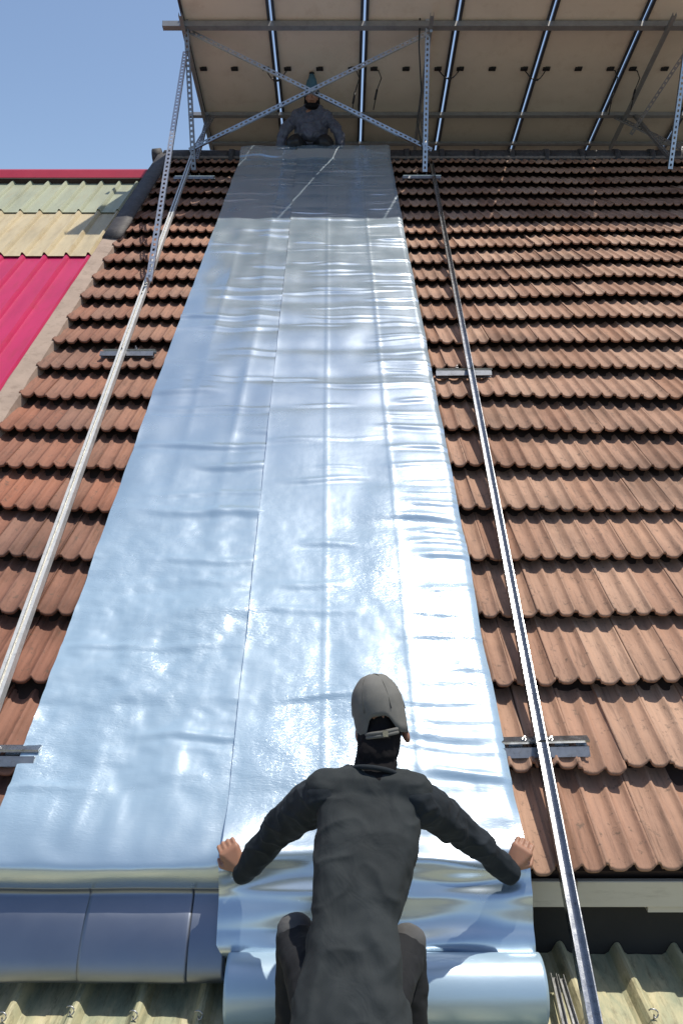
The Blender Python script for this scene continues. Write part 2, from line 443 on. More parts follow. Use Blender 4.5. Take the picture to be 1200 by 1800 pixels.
from_bm('verge_shade_strip', bm, M_RIDGE, house, True)
bm = bmesh.new()
c0 = R(0, SR, .0)
add_tube(bm, [(XL - .24, c0.y, c0.z + .03), (XL - .12, c0.y, c0.z + .04)], .135, 14)
from_bm('ridge_end_cap', bm, M_RIDGE, house, True)

# ------------------------------------------------------------------ neighbour's metal roof on the left
nb = thing('neighbour_house', Vector((-6, 7, 0)), 'neighbouring house with ribbed metal roof, cream above crimson, at left', 'house')
QN = -.05; RIB = .2385
def ribbed(name, x0, x1, s0, s1, q, material, parent, basis=None, rib=RIB, hgt=.040, lift=0.0, wav=0.0, prof=None):
    P = basis or R
    pts = []; x = x0
    prof = prof or ((0, 0), (.34, 0), (.39, .55), (.44, 1), (.50, 1), (.55, .55), (.60, 0), (1.0, 0))
    nper = int(round((x1 - x0) / rib))
    for k in range(nper):
        for (t, z) in prof[:-1]: pts.append((x0 + (k + t) * rib, z * hgt))
    pts.append((x0 + nper * rib, 0))
    rws = []
    steps = 12
    for i in range(steps + 1):
        s = s0 + (s1 - s0) * i / steps
        rws.append([P(px_, s, q + pz_ + lift * (1 - i / steps) + wav * noise.noise(Vector((px_ * 1.3, s * .9, 2)))) for (px_, pz_) in pts])
    A = np.array([[tuple(v) for v in r_] for r_ in rws])
    me = grid_mesh(name, A)
    o = link_mesh(name, me, material, parent)
    md = o.modifiers.new('thick', 'SOLIDIFY'); md.thickness = .0035; md.offset = 0
    return o
SB = RS(100, 452, QN)[1]; SM = RS(100, 376, QN)[1]; SN = RS(100, 301, QN + .13)[1]; ST = SN - .12
xn1 = XL - .16; sheets = 4
wn = 4 * RIB
for k in range(6):
    x1 = xn1 - k * wn; x0 = x1 - wn
    ribbed('crimson_sheet', x0, x1, .7, SB + .05, QN - .012, M_PINK, nb)
    ribbed('cream_sheet', x0, x1, SB, SM + .05, QN, M_CREAM, nb, lift=.012)
    ribbed('grey_green_sheet', x0, x1, SM, ST, QN + .012, M_GREENISH, nb, lift=.006)
bm = bmesh.new()
A = [(-.13, .07), (-.125, .085), (.02, .14), (.10, .13), (.3, .0)]
yr, zr = R(0, SN, QN).y, R(0, SN, QN).z
def rc(X, a, q): return R(X, SN + a, QN + q)
rings = []
for X in (xn1 - 6 * wn, xn1 - 3 * wn, xn1 - .005):
    rings.append([bm.verts.new(rc(X, a, q)) for a, q in A])
for a, b in zip(rings, rings[1:]):
    for j in range(len(A) - 1): bm.faces.new((a[j], a[j + 1], b[j + 1], b[j]))
o = from_bm('ridge_cap', bm, M_REDCAP, nb); o.modifiers.new('t', 'SOLIDIFY').thickness = .004
bm = bmesh.new(); add_bar(bm, R(xn1 - 6 * wn, SN - .08, QN + .03), R(xn1 - .02, SN - .08, QN + .03), .16, .10, NV)
from_bm('top_batten', bm, M_DECK, nb)
bm = bmesh.new()
zz = R(0, .9, 0).z
A = [R(0, .95, QN - .1), R(0, SN, QN - .1), Vector((0, R(0, SN).y * 2 - R(0, .95).y, R(0, .95).z)), Vector((0, R(0, SN).y * 2 - R(0, .95).y, 0)), Vector((0, R(0, .95).y, 0))]
la = [bm.verts.new(Vector((xn1 - 6 * wn, p.y, p.z))) for p in A]; lb = [bm.verts.new(Vector((xn1 - .03, p.y, p.z))) for p in A]
for i in range(5): bm.faces.new((la[i], la[(i + 1) % 5], lb[(i + 1) % 5], lb[i]))
bm.faces.new(la[::-1]); bm.faces.new(lb)
from_bm('wall', bm, M_WALL, nb)

# ------------------------------------------------------------------ lower porch roof
PZ = GZ - 2.205; PY = 2.8; PS = math.tan(rad(4))
def PR(X, y, q=0.0): return Vector((X, y, PZ + (y - PY) * PS + q))
porch = thing('porch_roof', Vector((0, 1.8, 0)), 'low ribbed fibre sheet roof under the eaves, stained yellow and green', 'roof')
x0 = -2.545
for k in range(10):
    xa = x0 + k * 3 * RIB
    o = ribbed('roof_sheet', xa, xa + 3 * RIB + .0, -.4, EY + .065, .0 if k % 2 else .004, M_PORCH, porch, basis=PR, hgt=.055, wav=.006, prof=((0, 0), (.28, 0), (.35, .2), (.40, .65), (.44, .92), (.48, 1), (.52, .92), (.56, .65), (.61, .2), (.68, 0), (.84, .04), (1, 0)))
bm = bmesh.new(); add_bar(bm, (-2.5, -.3, 0), (-2.5, EY + .5, 0), .15, .15)
bm.free()
for xx in (-2.35, 1.2, 4.6):
    for yy in (0.0, 2.9):
        bm = bmesh.new(); add_bar(bm, (xx, yy, 0), PR(xx, yy, -.06), .12, .12, Vector((0, 1, 0)))
        from_bm('post', bm, M_WALL, porch)
for yy in (0.0, 1.45, 2.9):
    bm = bmesh.new(); add_bar(bm, PR(-2.5, yy, -.035), PR(4.5, yy, -.035), .06, .055); from_bm('purlin', bm, M_GALVD, porch)
for k in range(28):                   # hook bolts on the ribs
    xx = x0 + (k + .475) * RIB; yy = 2.60 + .015 * math.sin(k * 2.3)
    bm = bmesh.new(); c = PR(xx, yy, .062)
    pts = [c + Vector((.0, .0, -.012)), c + Vector((0, 0, .012))] + [c + Vector((.016 * math.cos(a), .004 * a, .016 + .014 * math.sin(a))) for a in [-1.4 + j * .6 for j in range(8)]]
    add_tube(bm, pts, .0028, 6); from_bm('hook_bolt', bm, M_BOLT, porch, True)

# ------------------------------------------------------------------ foil sheets
def foil_q(X, s, which):
    r = (s - S0) / EXPO
    ph = 2 * math.pi * r
    wave = math.cos(ph - .55 * math.sin(ph) + .8 * noise.noise(Vector((X * 1.5, s * .6, 2 + which))))
    amt = max(0, .55 + 1.1 * noise.noise(Vector((X * 1.3, s * .8, 6 + which * 3))))
    q = .098 + .0060 * wave * amt
    q += .010
    q += .012 * noise.noise(Vector((X * 1.8, s * 1.2, 4 + which)))
    q += .006 * noise.noise(Vector((X * 5, s * 1.6, 7 + which))) * (1 if which else 1.5)
    fz = max(0, min(1, (4.6 - s) / 2)) * (.45 if which else 1)
    if not which: q += .010 * noise.noise(Vector((X * 4.5, s * 2.6, 21)))
    q += fz * (.006 * noise.noise(Vector((X * 9, s * 11, 11))) + .0034 * noise.noise(Vector((X * 17, s * 24, 12))))
    return q + sag(X, s)
WRK = {}
def wrinkles(which):
    if which not in WRK:
        r = random.Random(31 + which); L = []; s = 1.8
        while s < SR:
            for _ in range(2 if which else 1):
                if which: c, hw = (r.uniform(.80, .9), r.uniform(.10, .22)) if r.random() < .62 else (r.uniform(.05, .65), r.uniform(.12, .35))
                else: c, hw = r.uniform(.1, .9), r.uniform(.2, .6)
                L.append((s + r.uniform(-.05, .05), c, hw, r.uniform(.003, .009) * (1.0 if which else 1.5), r.uniform(.012, .030) * (1 if which else 1.5), r.uniform(-.06, .06)))
            s += r.uniform(.10, .24) if which else r.uniform(.18, .42)
        WRK[which] = sorted(L)
    return WRK[which]
def wrk_q(u, s, which, near):
    q = 0.0
    for (c_s, c, hw, amp, wd, tl) in near:
        e = abs(u - c) / hw
        if e > 1.6: continue
        d = (s - c_s - tl * (u - c) - .012 * math.sin(u * 11 + c_s * 7)) / wd
        if abs(d) > 4: continue
        a = amp * math.exp(-e ** 4)
        q += a * (math.exp(-d * d) - .45 * math.exp(-((d + 1.5) / 1.1) ** 2))
    return q
def crease(u, c, wdt, amp): return amp * math.exp(-abs(u - c) / wdt)
def catmull(P, n):
    out = []
    P = [P[0] * 2 - P[1]] + P + [P[-1] * 2 - P[-2]]
    for i in range(1, len(P) - 2):
        for j in range(n):
            t = j / n; a, b, c, d = P[i - 1], P[i], P[i + 1], P[i + 2]
            out.append(.5 * ((2 * b) + (c - a) * t + (2 * a - 5 * b + 4 * c - d) * t * t + (3 * b - a - 3 * c + d) * t ** 3))
    out.append(P[-2]); return out
def YZ(y, z): return Vector((0, y, GZ + z))
def build_foil(which):
    NXc = 84 if which else 56
    STOP = 1.78
    svals = list(np.arange(SR + .04, STOP, -.0125))
    rows = []
    for s in svals:
        xl, xr = (seam(s), right_edge(s)) if which else (left_edge(s), seam(s) + .22)
        xl += .006 * noise.noise(Vector((s * 2, 3 + which, 0))); xr += .010 * noise.noise(Vector((s * 1.7, 6, 0)))
        r_ = []; near = [w_ for w_ in wrinkles(which) if abs(w_[0] - s) < .30]
        for i in range(NXc + 1):
            u = i / NXc; X = xl + (xr - xl) * u
            q = foil_q(X, s, which) + wrk_q(u, s, which, near)
            if which:
                q += crease(u, .335, .007, .0035) + crease(u, .68, .008, .0045) + .004 * max(0, (u - .68)) / .32 * (1 if u > .68 else 0) + .012
                q += .003 * math.exp(-u / .02)
                if u > .97: q -= .02 * (u - .97) / .03
            else:
                q += crease(u, .60 + .05 * noise.noise(Vector((s * .4, 7, 2))), .05, .010) * max(0, .6 + noise.noise(Vector((s * .5, 7, 2)))) + crease(u, .30 + .04 * noise.noise(Vector((s * .5, 9, 2))), .06, .010) * max(0, .5 + noise.noise(Vector((s * .5, 3, 2)))) - .012 * max(0, (u - .78) / .22)
                q += .012 * math.exp(-u / .03) * noise.noise(Vector((s * 3, 0, 5)))
            if s > SR - .30:
                q += .085 * min(1, (s - SR + .30) / .16)
            r_.append(tuple(R(X, s, q)))
        rows.append(r_)
    # lower end: leaves the tiles, goes over the eave
    if which:
        cyy, cz, r0 = 2.61, -2.045, .118
        Pm = [R(0, STOP, .10), R(0, 1.62, .125), R(0, 1.50, .150), YZ(2.815, -1.70), YZ(2.785, -1.765), YZ(2.768, -1.82), YZ(2.735, -1.90), YZ(2.70, -1.955), YZ(2.705, -2.01)]
        Pm[0].x = 0
        spiral = []
        turns = 2.3
        for k in range(1, 90):
            a = .20 - k / 89 * turns * 2 * math.pi; rr_ = r0 - .012 * k / 89
            spiral.append(YZ(cyy + rr_ * math.cos(a), cz + rr_ * math.sin(a)))
        path = catmull(Pm, 9)[1:] + spiral
        nl = len(path) - len(spiral)
    else:
        Pm = [R(0, STOP, .105), R(0, 1.62, .108), R(0, 1.50, .106), R(0, 1.45, .090), R(0, 1.425, .04), YZ(2.885, -1.845), YZ(2.865, -1.872), YZ(2.81, -1.912), YZ(2.755, -1.965), YZ(2.715, -2.025), YZ(2.70, -2.075), YZ(2.715, -2.105), YZ(2.75, -2.115)]
        path = catmull(Pm, 7)[1:]; nl = len(path)
    # blend first row of the path to the field
    xl, xr = (seam(1.5), right_edge(1.5)) if which else (left_edge(1.5), seam(1.5) + .03)
    xl0, xr0 = rows[-1][0][0], rows[-1][-1][0]
    lastq = [(Vector(p) - F0).dot(NV) for p in rows[-1]]
    d0 = (rows[-1][0][1], 0)
    flap_start = None
    for k, c in enumerate(path):
        f = min(1, (k + 1) / 14); r_ = []
        nrm = (path[min(k + 1, len(path) - 1)] - path[max(k - 1, 0)]).normalized()
        nn = Vector((0, nrm.z, -nrm.y));
        if nn.dot(Vector((0, -1, .6))) < 0 and k < nl: nn = -nn
        for i in range(NXc + 1):
            u = i / NXc; X = (xl0 + (xr0 - xl0) * u) * (1 - f) + (xl + (xr - xl) * u) * f
            if which and k >= nl - 12: X += .055 * min(1, (k - nl + 12) / 14) * max(0, 1 - 1.6 * u)
            base = 0.0
            hand = math.exp(-(u / .10) ** 2) + math.exp(-((1 - u) / .10) ** 2)
            if which:
                bl = math.exp(-((k - 26) / 9) ** 2)
                base += .035 * (hand - .45) * bl
                if k < nl: base += (.020 * noise.noise(Vector((X * 3.0, k * .11, 3))) + .022 * math.sin(u * 9 + k * .10) * math.exp(-((k - 30) / 14) ** 2)) * min(1, k / 6)
                if k > nl: base += .0012 * noise.noise(Vector((X * 4, k * .3, 0)))
            else:
                base += .006 * noise.noise(Vector((X * 2.5, k * .08, 3))) + (.012 * noise.noise(Vector((X * 9, k * .12, 6))) * math.exp(-(k / 14) ** 2)) + (.02 * math.exp(-((1 - u) / .06) ** 2)) * math.exp(-((k - 10) / 8) ** 2)
            fieldq = (lastq[i] - .105) * max(0, 1 - k / 12)
            p = Vector((X, c.y, c.z)) + nn * (base + fieldq)
            r_.append(tuple(p))
        rows.append(r_)
    wr = [max(.12, min(1.0, (5.2 - s_) / 2.2)) for s_ in svals] + [max(0.0, 1 - (k_ / (26 if which else 30))) for k_ in range(len(path))]
    return np.array(rows), len(svals), wr
fA, nA, wA = build_foil(0)
fB, nB, wB = build_foil(1)
def foil_thing(A, n, name, label, m1, m2, tailname, cut, wr):
    root = thing(name, Vector(A[n // 2, A.shape[1] // 2]), label, 'foil sheet')
    me = grid_mesh('sheet', A[:cut + 1]); at_ = me.attributes.new('wrinkle', 'FLOAT', 'POINT'); at_.data.foreach_set('value', np.repeat(wr[:cut + 1], A.shape[1]).tolist()); o = link_mesh('sheet', me, m1, root, True)
    md = o.modifiers.new('t', 'SOLIDIFY'); md.thickness = .0022; md.offset = 0
    md.use_rim = False
    if tailname == 'hanging_flap':          # three lengths lapped over one another
        xs = A[-1, :, 0]; cuts = [0] + [int(np.argmin(abs(xs - (px - 600) / FPX * 2.9))) for px in (133, 321)] + [len(xs) - 1]
        for k in range(3):
            B = A[cut:, cuts[k]:cuts[k + 1] + 1 + (1 if k < 2 else 0)].copy(); w_ = np.linspace(0, 1, len(B))[:, None] ** .5
            B[:, :, 1] -= .0035 * (k % 2) * w_; B[:, -1, 1] += .004 * w_[:, 0] * (k < 2)
            o2 = link_mesh('flap_length', grid_mesh('flap_length', B), m2, root, True)
            md = o2.modifiers.new('t', 'SOLIDIFY'); md.thickness = .0018; md.offset = 0
    else:
        me = grid_mesh(tailname, A[cut:]); at_ = me.attributes.new('wrinkle', 'FLOAT', 'POINT'); at_.data.foreach_set('value', [.95] * len(me.vertices)); o2 = link_mesh(tailname, me, m2, root, True)
        md = o2.modifiers.new('t', 'SOLIDIFY'); md.thickness = .0018; md.offset = 0
    return root
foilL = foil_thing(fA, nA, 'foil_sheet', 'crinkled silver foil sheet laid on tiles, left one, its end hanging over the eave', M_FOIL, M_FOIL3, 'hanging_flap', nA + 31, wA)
foilR = foil_thing(fB, nB, 'foil_sheet', 'silver foil sheet being unrolled by the man in the grey cap, right of the seam', M_FOIL, M_FOIL2, 'roll', nB + 70, wB)
HL = Vector(fB[nB + 26, 0]); HR = Vector(fB[nB + 26, -1])

# ------------------------------------------------------------------ rails on the tiles
def rail_pts(a, b, q): return R(*RS(*a, q), q), R(*RS(*b, q), q)
def strut_block(parent, px, py, ln, q=.085, double=True, tilt=0.0):
    q = .092
    X, s = RS(px, py, q)
    a = R(X - ln / 2, s - tilt, q); b = R(X + ln / 2, s + tilt, q)
    bm = bmesh.new(); add_channel(bm, a, b, .042, .044, .004, (NV * .5 - UV).normalized(), .008); from_bm('cross_channel', bm, M_RAIL, parent)
    if double:
        bm = bmesh.new(); add_channel(bm, R(X - ln / 2 - .01, s - .050 - tilt, q - .004), R(X + ln / 2 - .01, s - .050 + tilt, q - .004), .042, .044, .004, (NV * -.5 - UV).normalized(), .008)
        from_bm('cross_channel', bm, M_GALVD, parent)
    for d in (-.06, .06):
        bm = bmesh.new(); c = R(X + d, s, q + .0205); add_tube(bm, [c, c + NV * .012], .010, 6); add_tube(bm, [c + NV * .0125, c + NV * .03], .005, 6); from_bm('bolt', bm, M_BOLT, parent)
    for d in (-ln * .32, ln * .32):
        bm = bmesh.new(); add_bar(bm, R(X + d, s - .075, q - .022), R(X + d, s + .05, q - .022), .035, .004, NV); from_bm('roof_hook', bm, M_GALVD, parent)
def make_rail(a, b, label, blocks, open_up=True):
    q = .135
    A, B = rail_pts(a, b, q)
    root = thing('mounting_rail', (A + B) / 2, label, 'rail')
    bm = bmesh.new(); add_channel(bm, A, B, .048, .046, .004, NV, 0 if open_up else .013); from_bm('rail', bm, M_RAIL if open_up else M_RAILB, root)
    for args in blocks: strut_block(root, *args)
    return root, A, B
railR, RA, RB = make_rail((757, 285), (1053, 1850), 'long galvanised channel rail running down the tiles right of the foil', ((741, 311, .5), (815, 652, .44, .085, True, .004), (942, 1306, .47, .085, True, .006)))
railL, LA, LB = make_rail((338, 275), (-30, 1300), 'long galvanised channel rail running down the tiles left of the foil', ((343, 312, .52), (228, 618, .44), (-20, 1321, .47)), False)

# loose lengths of channel lying on the porch roof beside the eave
for k, (a, b, lab) in enumerate((((985, 1712, 0), (1028, 1840, 0), 'short steel channel lying on the porch roof, the one farther from the foil'), ((972, 1710, 0), (1005, 1840, 0), 'short steel channel lying on the porch roof, the one nearer the foil roll'))):
    def pp(px, py, q=.085):
        v = W(px, py, 1) - CAM; t = (PZ + q - GZ) / v.z
        return CAM + v * t
    A_, B_ = pp(a[0], a[1]), pp(b[0], b[1])
    A_.z = PR(0, A_.y, .075).z; B_.z = PR(0, B_.y, .075).z
    bm = bmesh.new(); add_channel(bm, A_, B_, .022, .022, .002, Vector((0, 0, 1)))
    setp(from_bm('steel_channel', bm, M_GALV), lab, 'steel channel', 'steel channels on the porch roof')

# ------------------------------------------------------------------ solar array and its frame
AR = Vector((0, math.cos(rad(14.1)) * -1, 0))
DV = (FW * -math.cos(rad(14.1)) + UP * math.sin(rad(14.1))).normalized()     # up the panels, towards the viewer
PN = Vector((1, 0, 0)).cross(DV).normalized()
if PN.z < 0: PN = -PN
def pdepth(py): return 9.07 / ((900 - py) / FPX + .25)
low = W(600, 250, pdepth(250)); low.x = 0
def PP(X, t, q=0.0): return low + Vector((X, 0, 0)) + DV * t + PN * q
def t_at(py): p = W(600, py, pdepth(py)); return (p - low).dot(DV)
# length so that the shade ends where it does on the tiles
tgt = RS(900, 396, .05)[1]
best = None
for i in range(400):
    t = 1.5 + i * .01; p = PP(0, t); k = (p - F0).dot(NV) / SUN.dot(NV); s = (p - SUN * k - F0).dot(UV)
    if best is None or abs(s - tgt) < best[0]: best = (abs(s - tgt), t)
TLEN = best[1]
print('panel length', TLEN, 'img y0', t_at(0))
arr = thing('solar_array', PP(1, 1), 'raised solar panels seen from below on a slotted steel frame above the ridge', 'solar array')
edges = [-2.12] + [-.925 + 1.228 * k for k in range(7)]
GAP = .030
tJ = t_at(120)
TL2 = TLEN
for rowi in range(2):
  LO, TL2, = (0, TLEN) if rowi == 0 else (-1.35, -.03)
  for k in range(len(edges) - 1):
    xa, xb = edges[k] + GAP / 2, edges[k + 1] - GAP / 2
    # backsheet (faces down) is the part's own mesh
    bm = bmesh.new(); add_bar(bm, PP((xa + xb) / 2, LO + .012), PP((xa + xb) / 2, TL2 - .012), xb - xa - .03, .006, PN)
    pnl = from_bm('solar_panel', bm, M_BACK, arr)
    bm = bmesh.new(); add_bar(bm, PP((xa + xb) / 2, LO + .012, .006), PP((xa + xb) / 2, TL2 - .012, .006), xb - xa - .03, .004, PN)
    from_bm('glass', bm, M_CELL, pnl)
    bm = bmesh.new()
    for xx, sg in ((xa, 1), (xb, -1)):
        add_bar(bm, PP(xx + sg * .0065, LO, -.012), PP(xx + sg * .0065, TL2, -.012), .013, .042, PN)
        add_bar(bm, PP(xx + sg * .026, LO, -.031), PP(xx + sg * .026, TL2, -.031), .026, .004, PN)
    for tt, sg in ((LO, 1), (TL2, -1)):
        add_bar(bm, PP(xa + .014, tt + sg * .0065, -.012), PP(xb - .014, tt + sg * .0065, -.012), .013, .040, PN)
    from_bm('frame', bm, M_FRAME, pnl)
    if rowi: continue
    for j, xo in enumerate((.12, .5, .88)):
        X = xa + (xb - xa) * xo
        bm = bmesh.new(); add_bar(bm, PP(X - .05, tJ, -.016), PP(X + .05, tJ, -.016), .055, .022, PN); add_bar(bm, PP(X - .02, tJ + .03, -.016), PP(X + .05, tJ + .03, -.016), .02, .016, PN)
        from_bm('junction_box', bm, M_BLACK, pnl, bevel=.003)
    # cables: drooping loops between boxes and a dangling lead
    X1 = xa + (xb - xa) * .88; X2 = xb + GAP + .14
    bm = bmesh.new(); sagd = .20 + .05 * math.sin(k * 2)
    if k % 3 != 1:
        add_tube(bm, [PP(X1 + (X2 - X1) * (j / 10), tJ, -.02 - sagd * math.sin(math.pi * j / 10)) for j in range(11)], .008, 6)
        j = 4; add_tube(bm, [PP(X1 + (X2 - X1) * .42, tJ, -.02 - sagd * .97), PP(X1 + (X2 - X1) * .6, tJ, -.02 - sagd * .96)], .015, 6)
    else:
        for Xc, ln in ((X1, .62), (X2, .55)):
            top = PP(Xc, tJ, -.02)
            add_tube(bm, [top, top + Vector((.07, 0, .0 - .02)), top + Vector((.11, 0, -.12)), top + Vector((.05, 0, -ln * .5)), top + Vector((0.0, 0, -ln))], .008, 6)
            add_tube(bm, [top + Vector((.05, 0, -ln * .5)), top + Vector((.02, 0, -ln * .75))], .016, 6)
    from_bm('cable', bm, M_BLACK, pnl, True)
XE = 6.5
def purlin(py, xl_px, ht, wd):
    t = t_at(py); q = -.035 - ht / 2
    X = (xl_px - 600) / FPX * (pdepth(py))
    bm = bmesh.new(); add_channel(bm, PP(X, t, q), PP(XE, t, q), wd, ht, .005, PN, .012); from_bm('purlin', bm, M_PURLIN, arr)
    bm = bmesh.new(); add_bar(bm, PP(X - .006, t, q), PP(X - .001, t, q), wd + .004, ht + .004, PN); from_bm('end_plate', bm, M_GALVD, arr)
    return t, q
t1, q1 = purlin(37, 288, .085, .075)
t2, q2 = purlin(196, 333, .060, .060)
t3, q3 = purlin(247, 372, .04, .045)
# posts: one over the left rail, one over the right rail, one at the right edge of the view
posts = [(-2.08, 341, 300), (1.17, 746, 303), (4.42, 1176, 298)]
pt = []
for X, bx, by in posts:
    bp = R(*RS(bx, by, .11), .11); tp = PP(X, t1 - .02, q1 - .02)
    tp = W((X and (326 if X < 0 else 752 if X < 3 else 1210)), 14, pdepth(37) - .02) if X < 3 else PP(4.6, t1, q1)
    bm = bmesh.new(); add_slotted(bm, bp, tp, .062, .045, .004, Vector((0, -1, 0)), .07, .5); from_bm('post', bm, M_GALV if X > 0 else M_GALVD, arr)
    pt.append((bp, tp))
    # rear strut of each post, from the ridge to the lower purlin
    rb = PP(X + .05, t2, q2); rb2 = bp + Vector((.03, .05, .15))
    bm = bmesh.new(); add_slotted(bm, rb2, rb, .05, .04, .004, Vector((0, -1, 0)), .07, .5); from_bm('strut', bm, M_GALVD, arr)
    # rafter below the panels
    bm = bmesh.new(); xr_ = X + (.0 if X < 3 else -.12)
    add_channel(bm, PP(xr_, .05, -.16), PP(xr_, t1 + .25, -.16), .045, .06, .004, PN); from_bm('rafter', bm, M_PURLIN, arr)
def brace(a, b, wd=.055, mtl=None, pitch=.07):
    bm = bmesh.new(); add_slotted(bm, a, b, wd, .03, .004, Vector((0, -1, .2)), pitch, .5); return from_bm('brace', bm, mtl or M_GALV, arr)
dp = 10.25
brace(W(322, 50, dp), W(758, 264, 10.62))
brace(W(757, 56, dp - .06), W(333, 264, 10.58))
brace(W(1225, 275, 10.9), W(1080, 205, pdepth(205) - .05), .06, M_GALVD)
brace(W(1108, 236, 11.2), W(1215, 75, 10.1), .05, M_PURLIN)
brace(W(375, 205, 11.6), W(338, 268, 10.7), .045, M_GALVD)
# long slotted strut from the left post's head down to the rail
a_ = W(326, 92, 10.2); Xs, ss = RS(262, 497, .17); b_ = R(Xs, ss, .17)
brace(a_, b_, .06, M_GALV, .085)
bm = bmesh.new(); c = b_ + Vector((0, -.03, .0)); add_tube(bm, [c, c + NV * .05], .013, 6); from_bm('bolt', bm, M_BOLT, arr)
for p in (W(322, 50, dp - .06), W(757, 56, dp - .12), W(755, 262, 10.55), W(335, 263, 10.5), W(548, 160, 10.33)):
    bm = bmesh.new(); add_tube(bm, [p, p + Vector((0, -.03, 0))], .02, 6); from_bm('bolt', bm, M_BOLT, arr)
# black lead hanging along the middle post
bm = bmesh.new()
add_tube(bm, [W(738, 20, 10.15), W(736, 80, 10.2), W(740, 160, 10.35), W(733, 215, 10.5), W(742, 262, 10.6), W(758, 292, 10.62)], .010, 6)
from_bm('lead', bm, M_BLACK, arr, True)

# ------------------------------------------------------------------ people
def ico_pts(c, r, sub=2):
    bm = bmesh.new(); bmesh.ops.create_icosphere(bm, subdivisions=sub, radius=1)
    rr = Vector(r) if not isinstance(r, (int, float)) else Vector((r, r, r))
    P = [Vector((v.co.x * rr.x, v.co.y * rr.y, v.co.z * rr.z)) + Vector(c) for v in bm.verts]; bm.free(); return P
def hull(bm, pts):
    vs = [bm.verts.new(p) for p in pts]
    res = bmesh.ops.convex_hull(bm, input=vs)
    dead = list({g for g in res['geom_interior'] if isinstance(g, bmesh.types.BMVert)} | {g for g in res['geom_unused'] if isinstance(g, bmesh.types.BMVert)})
    if dead: bmesh.ops.delete(bm, geom=dead, context='VERTS')
def merge_hull(dst, pts):
    t = bmesh.new(); hull(t, pts); me = bpy.data.meshes.new('t'); t.to_mesh(me); t.free(); dst.from_mesh(me); bpy.data.meshes.remove(me)
def cap(dst, a, b, ra, rb, sub=2): merge_hull(dst, ico_pts(a, ra, sub) + ico_pts(b, rb, sub))
def ell(dst, c, r, rot=None, sub=3):
    P = ico_pts((0, 0, 0), r, sub); R_ = rot or Matrix.Identity(3)
    merge_hull(dst, [R_ @ p + Vector(c) for p in P])
def remeshed(name, bm, mtl, parent, voxel, smooth_it=4, folds=0.0, fscale=8.0, fn=None):
    me = bpy.data.meshes.new(name); bm.to_mesh(me); bm.free()
    o = bpy.data.objects.new(name, me); COL.objects.link(o)
    m1 = o.modifiers.new('r', 'REMESH'); m1.mode = 'VOXEL'; m1.voxel_size = voxel
    m2 = o.modifiers.new('s', 'SMOOTH'); m2.iterations = smooth_it; m2.factor = .5
    dg = bpy.context.evaluated_depsgraph_get(); ev = o.evaluated_get(dg)
    me2 = bpy.data.meshes.new_from_object(ev); bpy.data.objects.remove(o); bpy.data.meshes.remove(me); me2.name = name
    if folds or fn:
        nr = [Vector(v.normal) for v in me2.vertices]
        for v, nn in zip(me2.vertices, nr):
            p = v.co.copy()
            if folds: v.co += nn * folds * (noise.noise(Vector((p.x * fscale, p.y * fscale, p.z * fscale * 1.3))) + .5 * noise.noise(p * fscale * 2.6))
            if fn: v.co += nn * fn(p)
    return link_mesh(name, me2, mtl, parent, True)

def hand_geo(dst, wrist, dirv, side, palm_n, sc=1.0, curl=1.0):
    """palm and five fingers; side = +1 thumb towards +side vector"""
    d = dirv.normalized(); n_ = (palm_n - d * palm_n.dot(d)).normalized(); sv = d.cross(n_).normalized() * side
    pc = wrist + d * .05 * sc
    merge_hull(dst, ico_pts(wrist + d * .01, .024 * sc, 1) + [p for k in (-1, 1) for p in ico_pts(wrist + d * .085 * sc + sv * .030 * k * sc, .015 * sc, 1)] + [p for k in (-1, 1) for p in ico_pts(wrist + d * .03 * sc + sv * .022 * k * sc, .016 * sc, 1)])
    for k, ln in enumerate((.92, 1.0, .95, .78)):
        b = wrist + d * .090 * sc + sv * (.030 - .020 * k) * sc
        a1 = .55 * curl; a2 = 1.35 * curl; a3 = 2.3 * curl
        p = b
        for ang, l_, r0, r1 in ((a1, .036, .0095, .0088), (a2, .024, .0088, .008), (a3, .020, .008, .0072)):
            q_ = p + (d * math.cos(ang) + n_ * math.sin(ang)) * l_ * ln * sc
            cap(dst, p, q_, r0 * sc, r1 * sc, 1); p = q_
    b = wrist + d * .030 * sc + sv * .028 * sc
    m_ = b + (d * .6 + sv * .7 + n_ * .35).normalized() * .036 * sc; e_ = m_ + (d * .9 + n_ * .75 - sv * .1).normalized() * .032 * sc
    cap(dst, b, m_, .013 * sc, .0105 * sc, 1); cap(dst, m_, e_, .0105 * sc, .009 * sc, 1)

p1 = thing('person', Vector((0.05, 2.3, PR(0, 2.3).z)), 'man in grey cap and charcoal long-sleeved shirt squatting with arms spread over foil', 'person')
HEADC = W(666, 1262, 2.76)
neckb = W(655, 1362, 2.66)
shL, shR = W(571, 1394, 2.62), W(725, 1402, 2.62)
elL, elR = W(495, 1450, 2.80), W(804, 1452, 2.80)
wrL, wrR = W(425, 1536, 2.93), W(896, 1534, 2.93)
hipc = W(612, 1800, 2.14)
hpL, hpR = W(570, 1805, 2.13), W(655, 1805, 2.13)
knL, knR = W(519, 1650, 2.50), W(716, 1668, 2.50)
anL = Vector((knL.x - .01, knL.y - .12, PR(0, 2.1, .15).z)); anR = Vector((knR.x + .01, knR.y - .12, PR(0, 2.1, .15).z))
handLd = (HL - wrL).normalized(); handRd = (HR - wrR).normalized()
bm = bmesh.new()
tilt = Matrix.Rotation(rad(-11), 3, 'Y') @ Matrix.Rotation(rad(-26), 3, 'X')
ell(bm, HEADC + Vector((0, .005, .015)), (.074, .094, .098), tilt)
merge_hull(bm, ico_pts(HEADC + Vector((0, .03, -.03)), (.060, .07, .07)) + ico_pts(HEADC + Vector((0, .075, -.09)), (.026, .022, .022)))
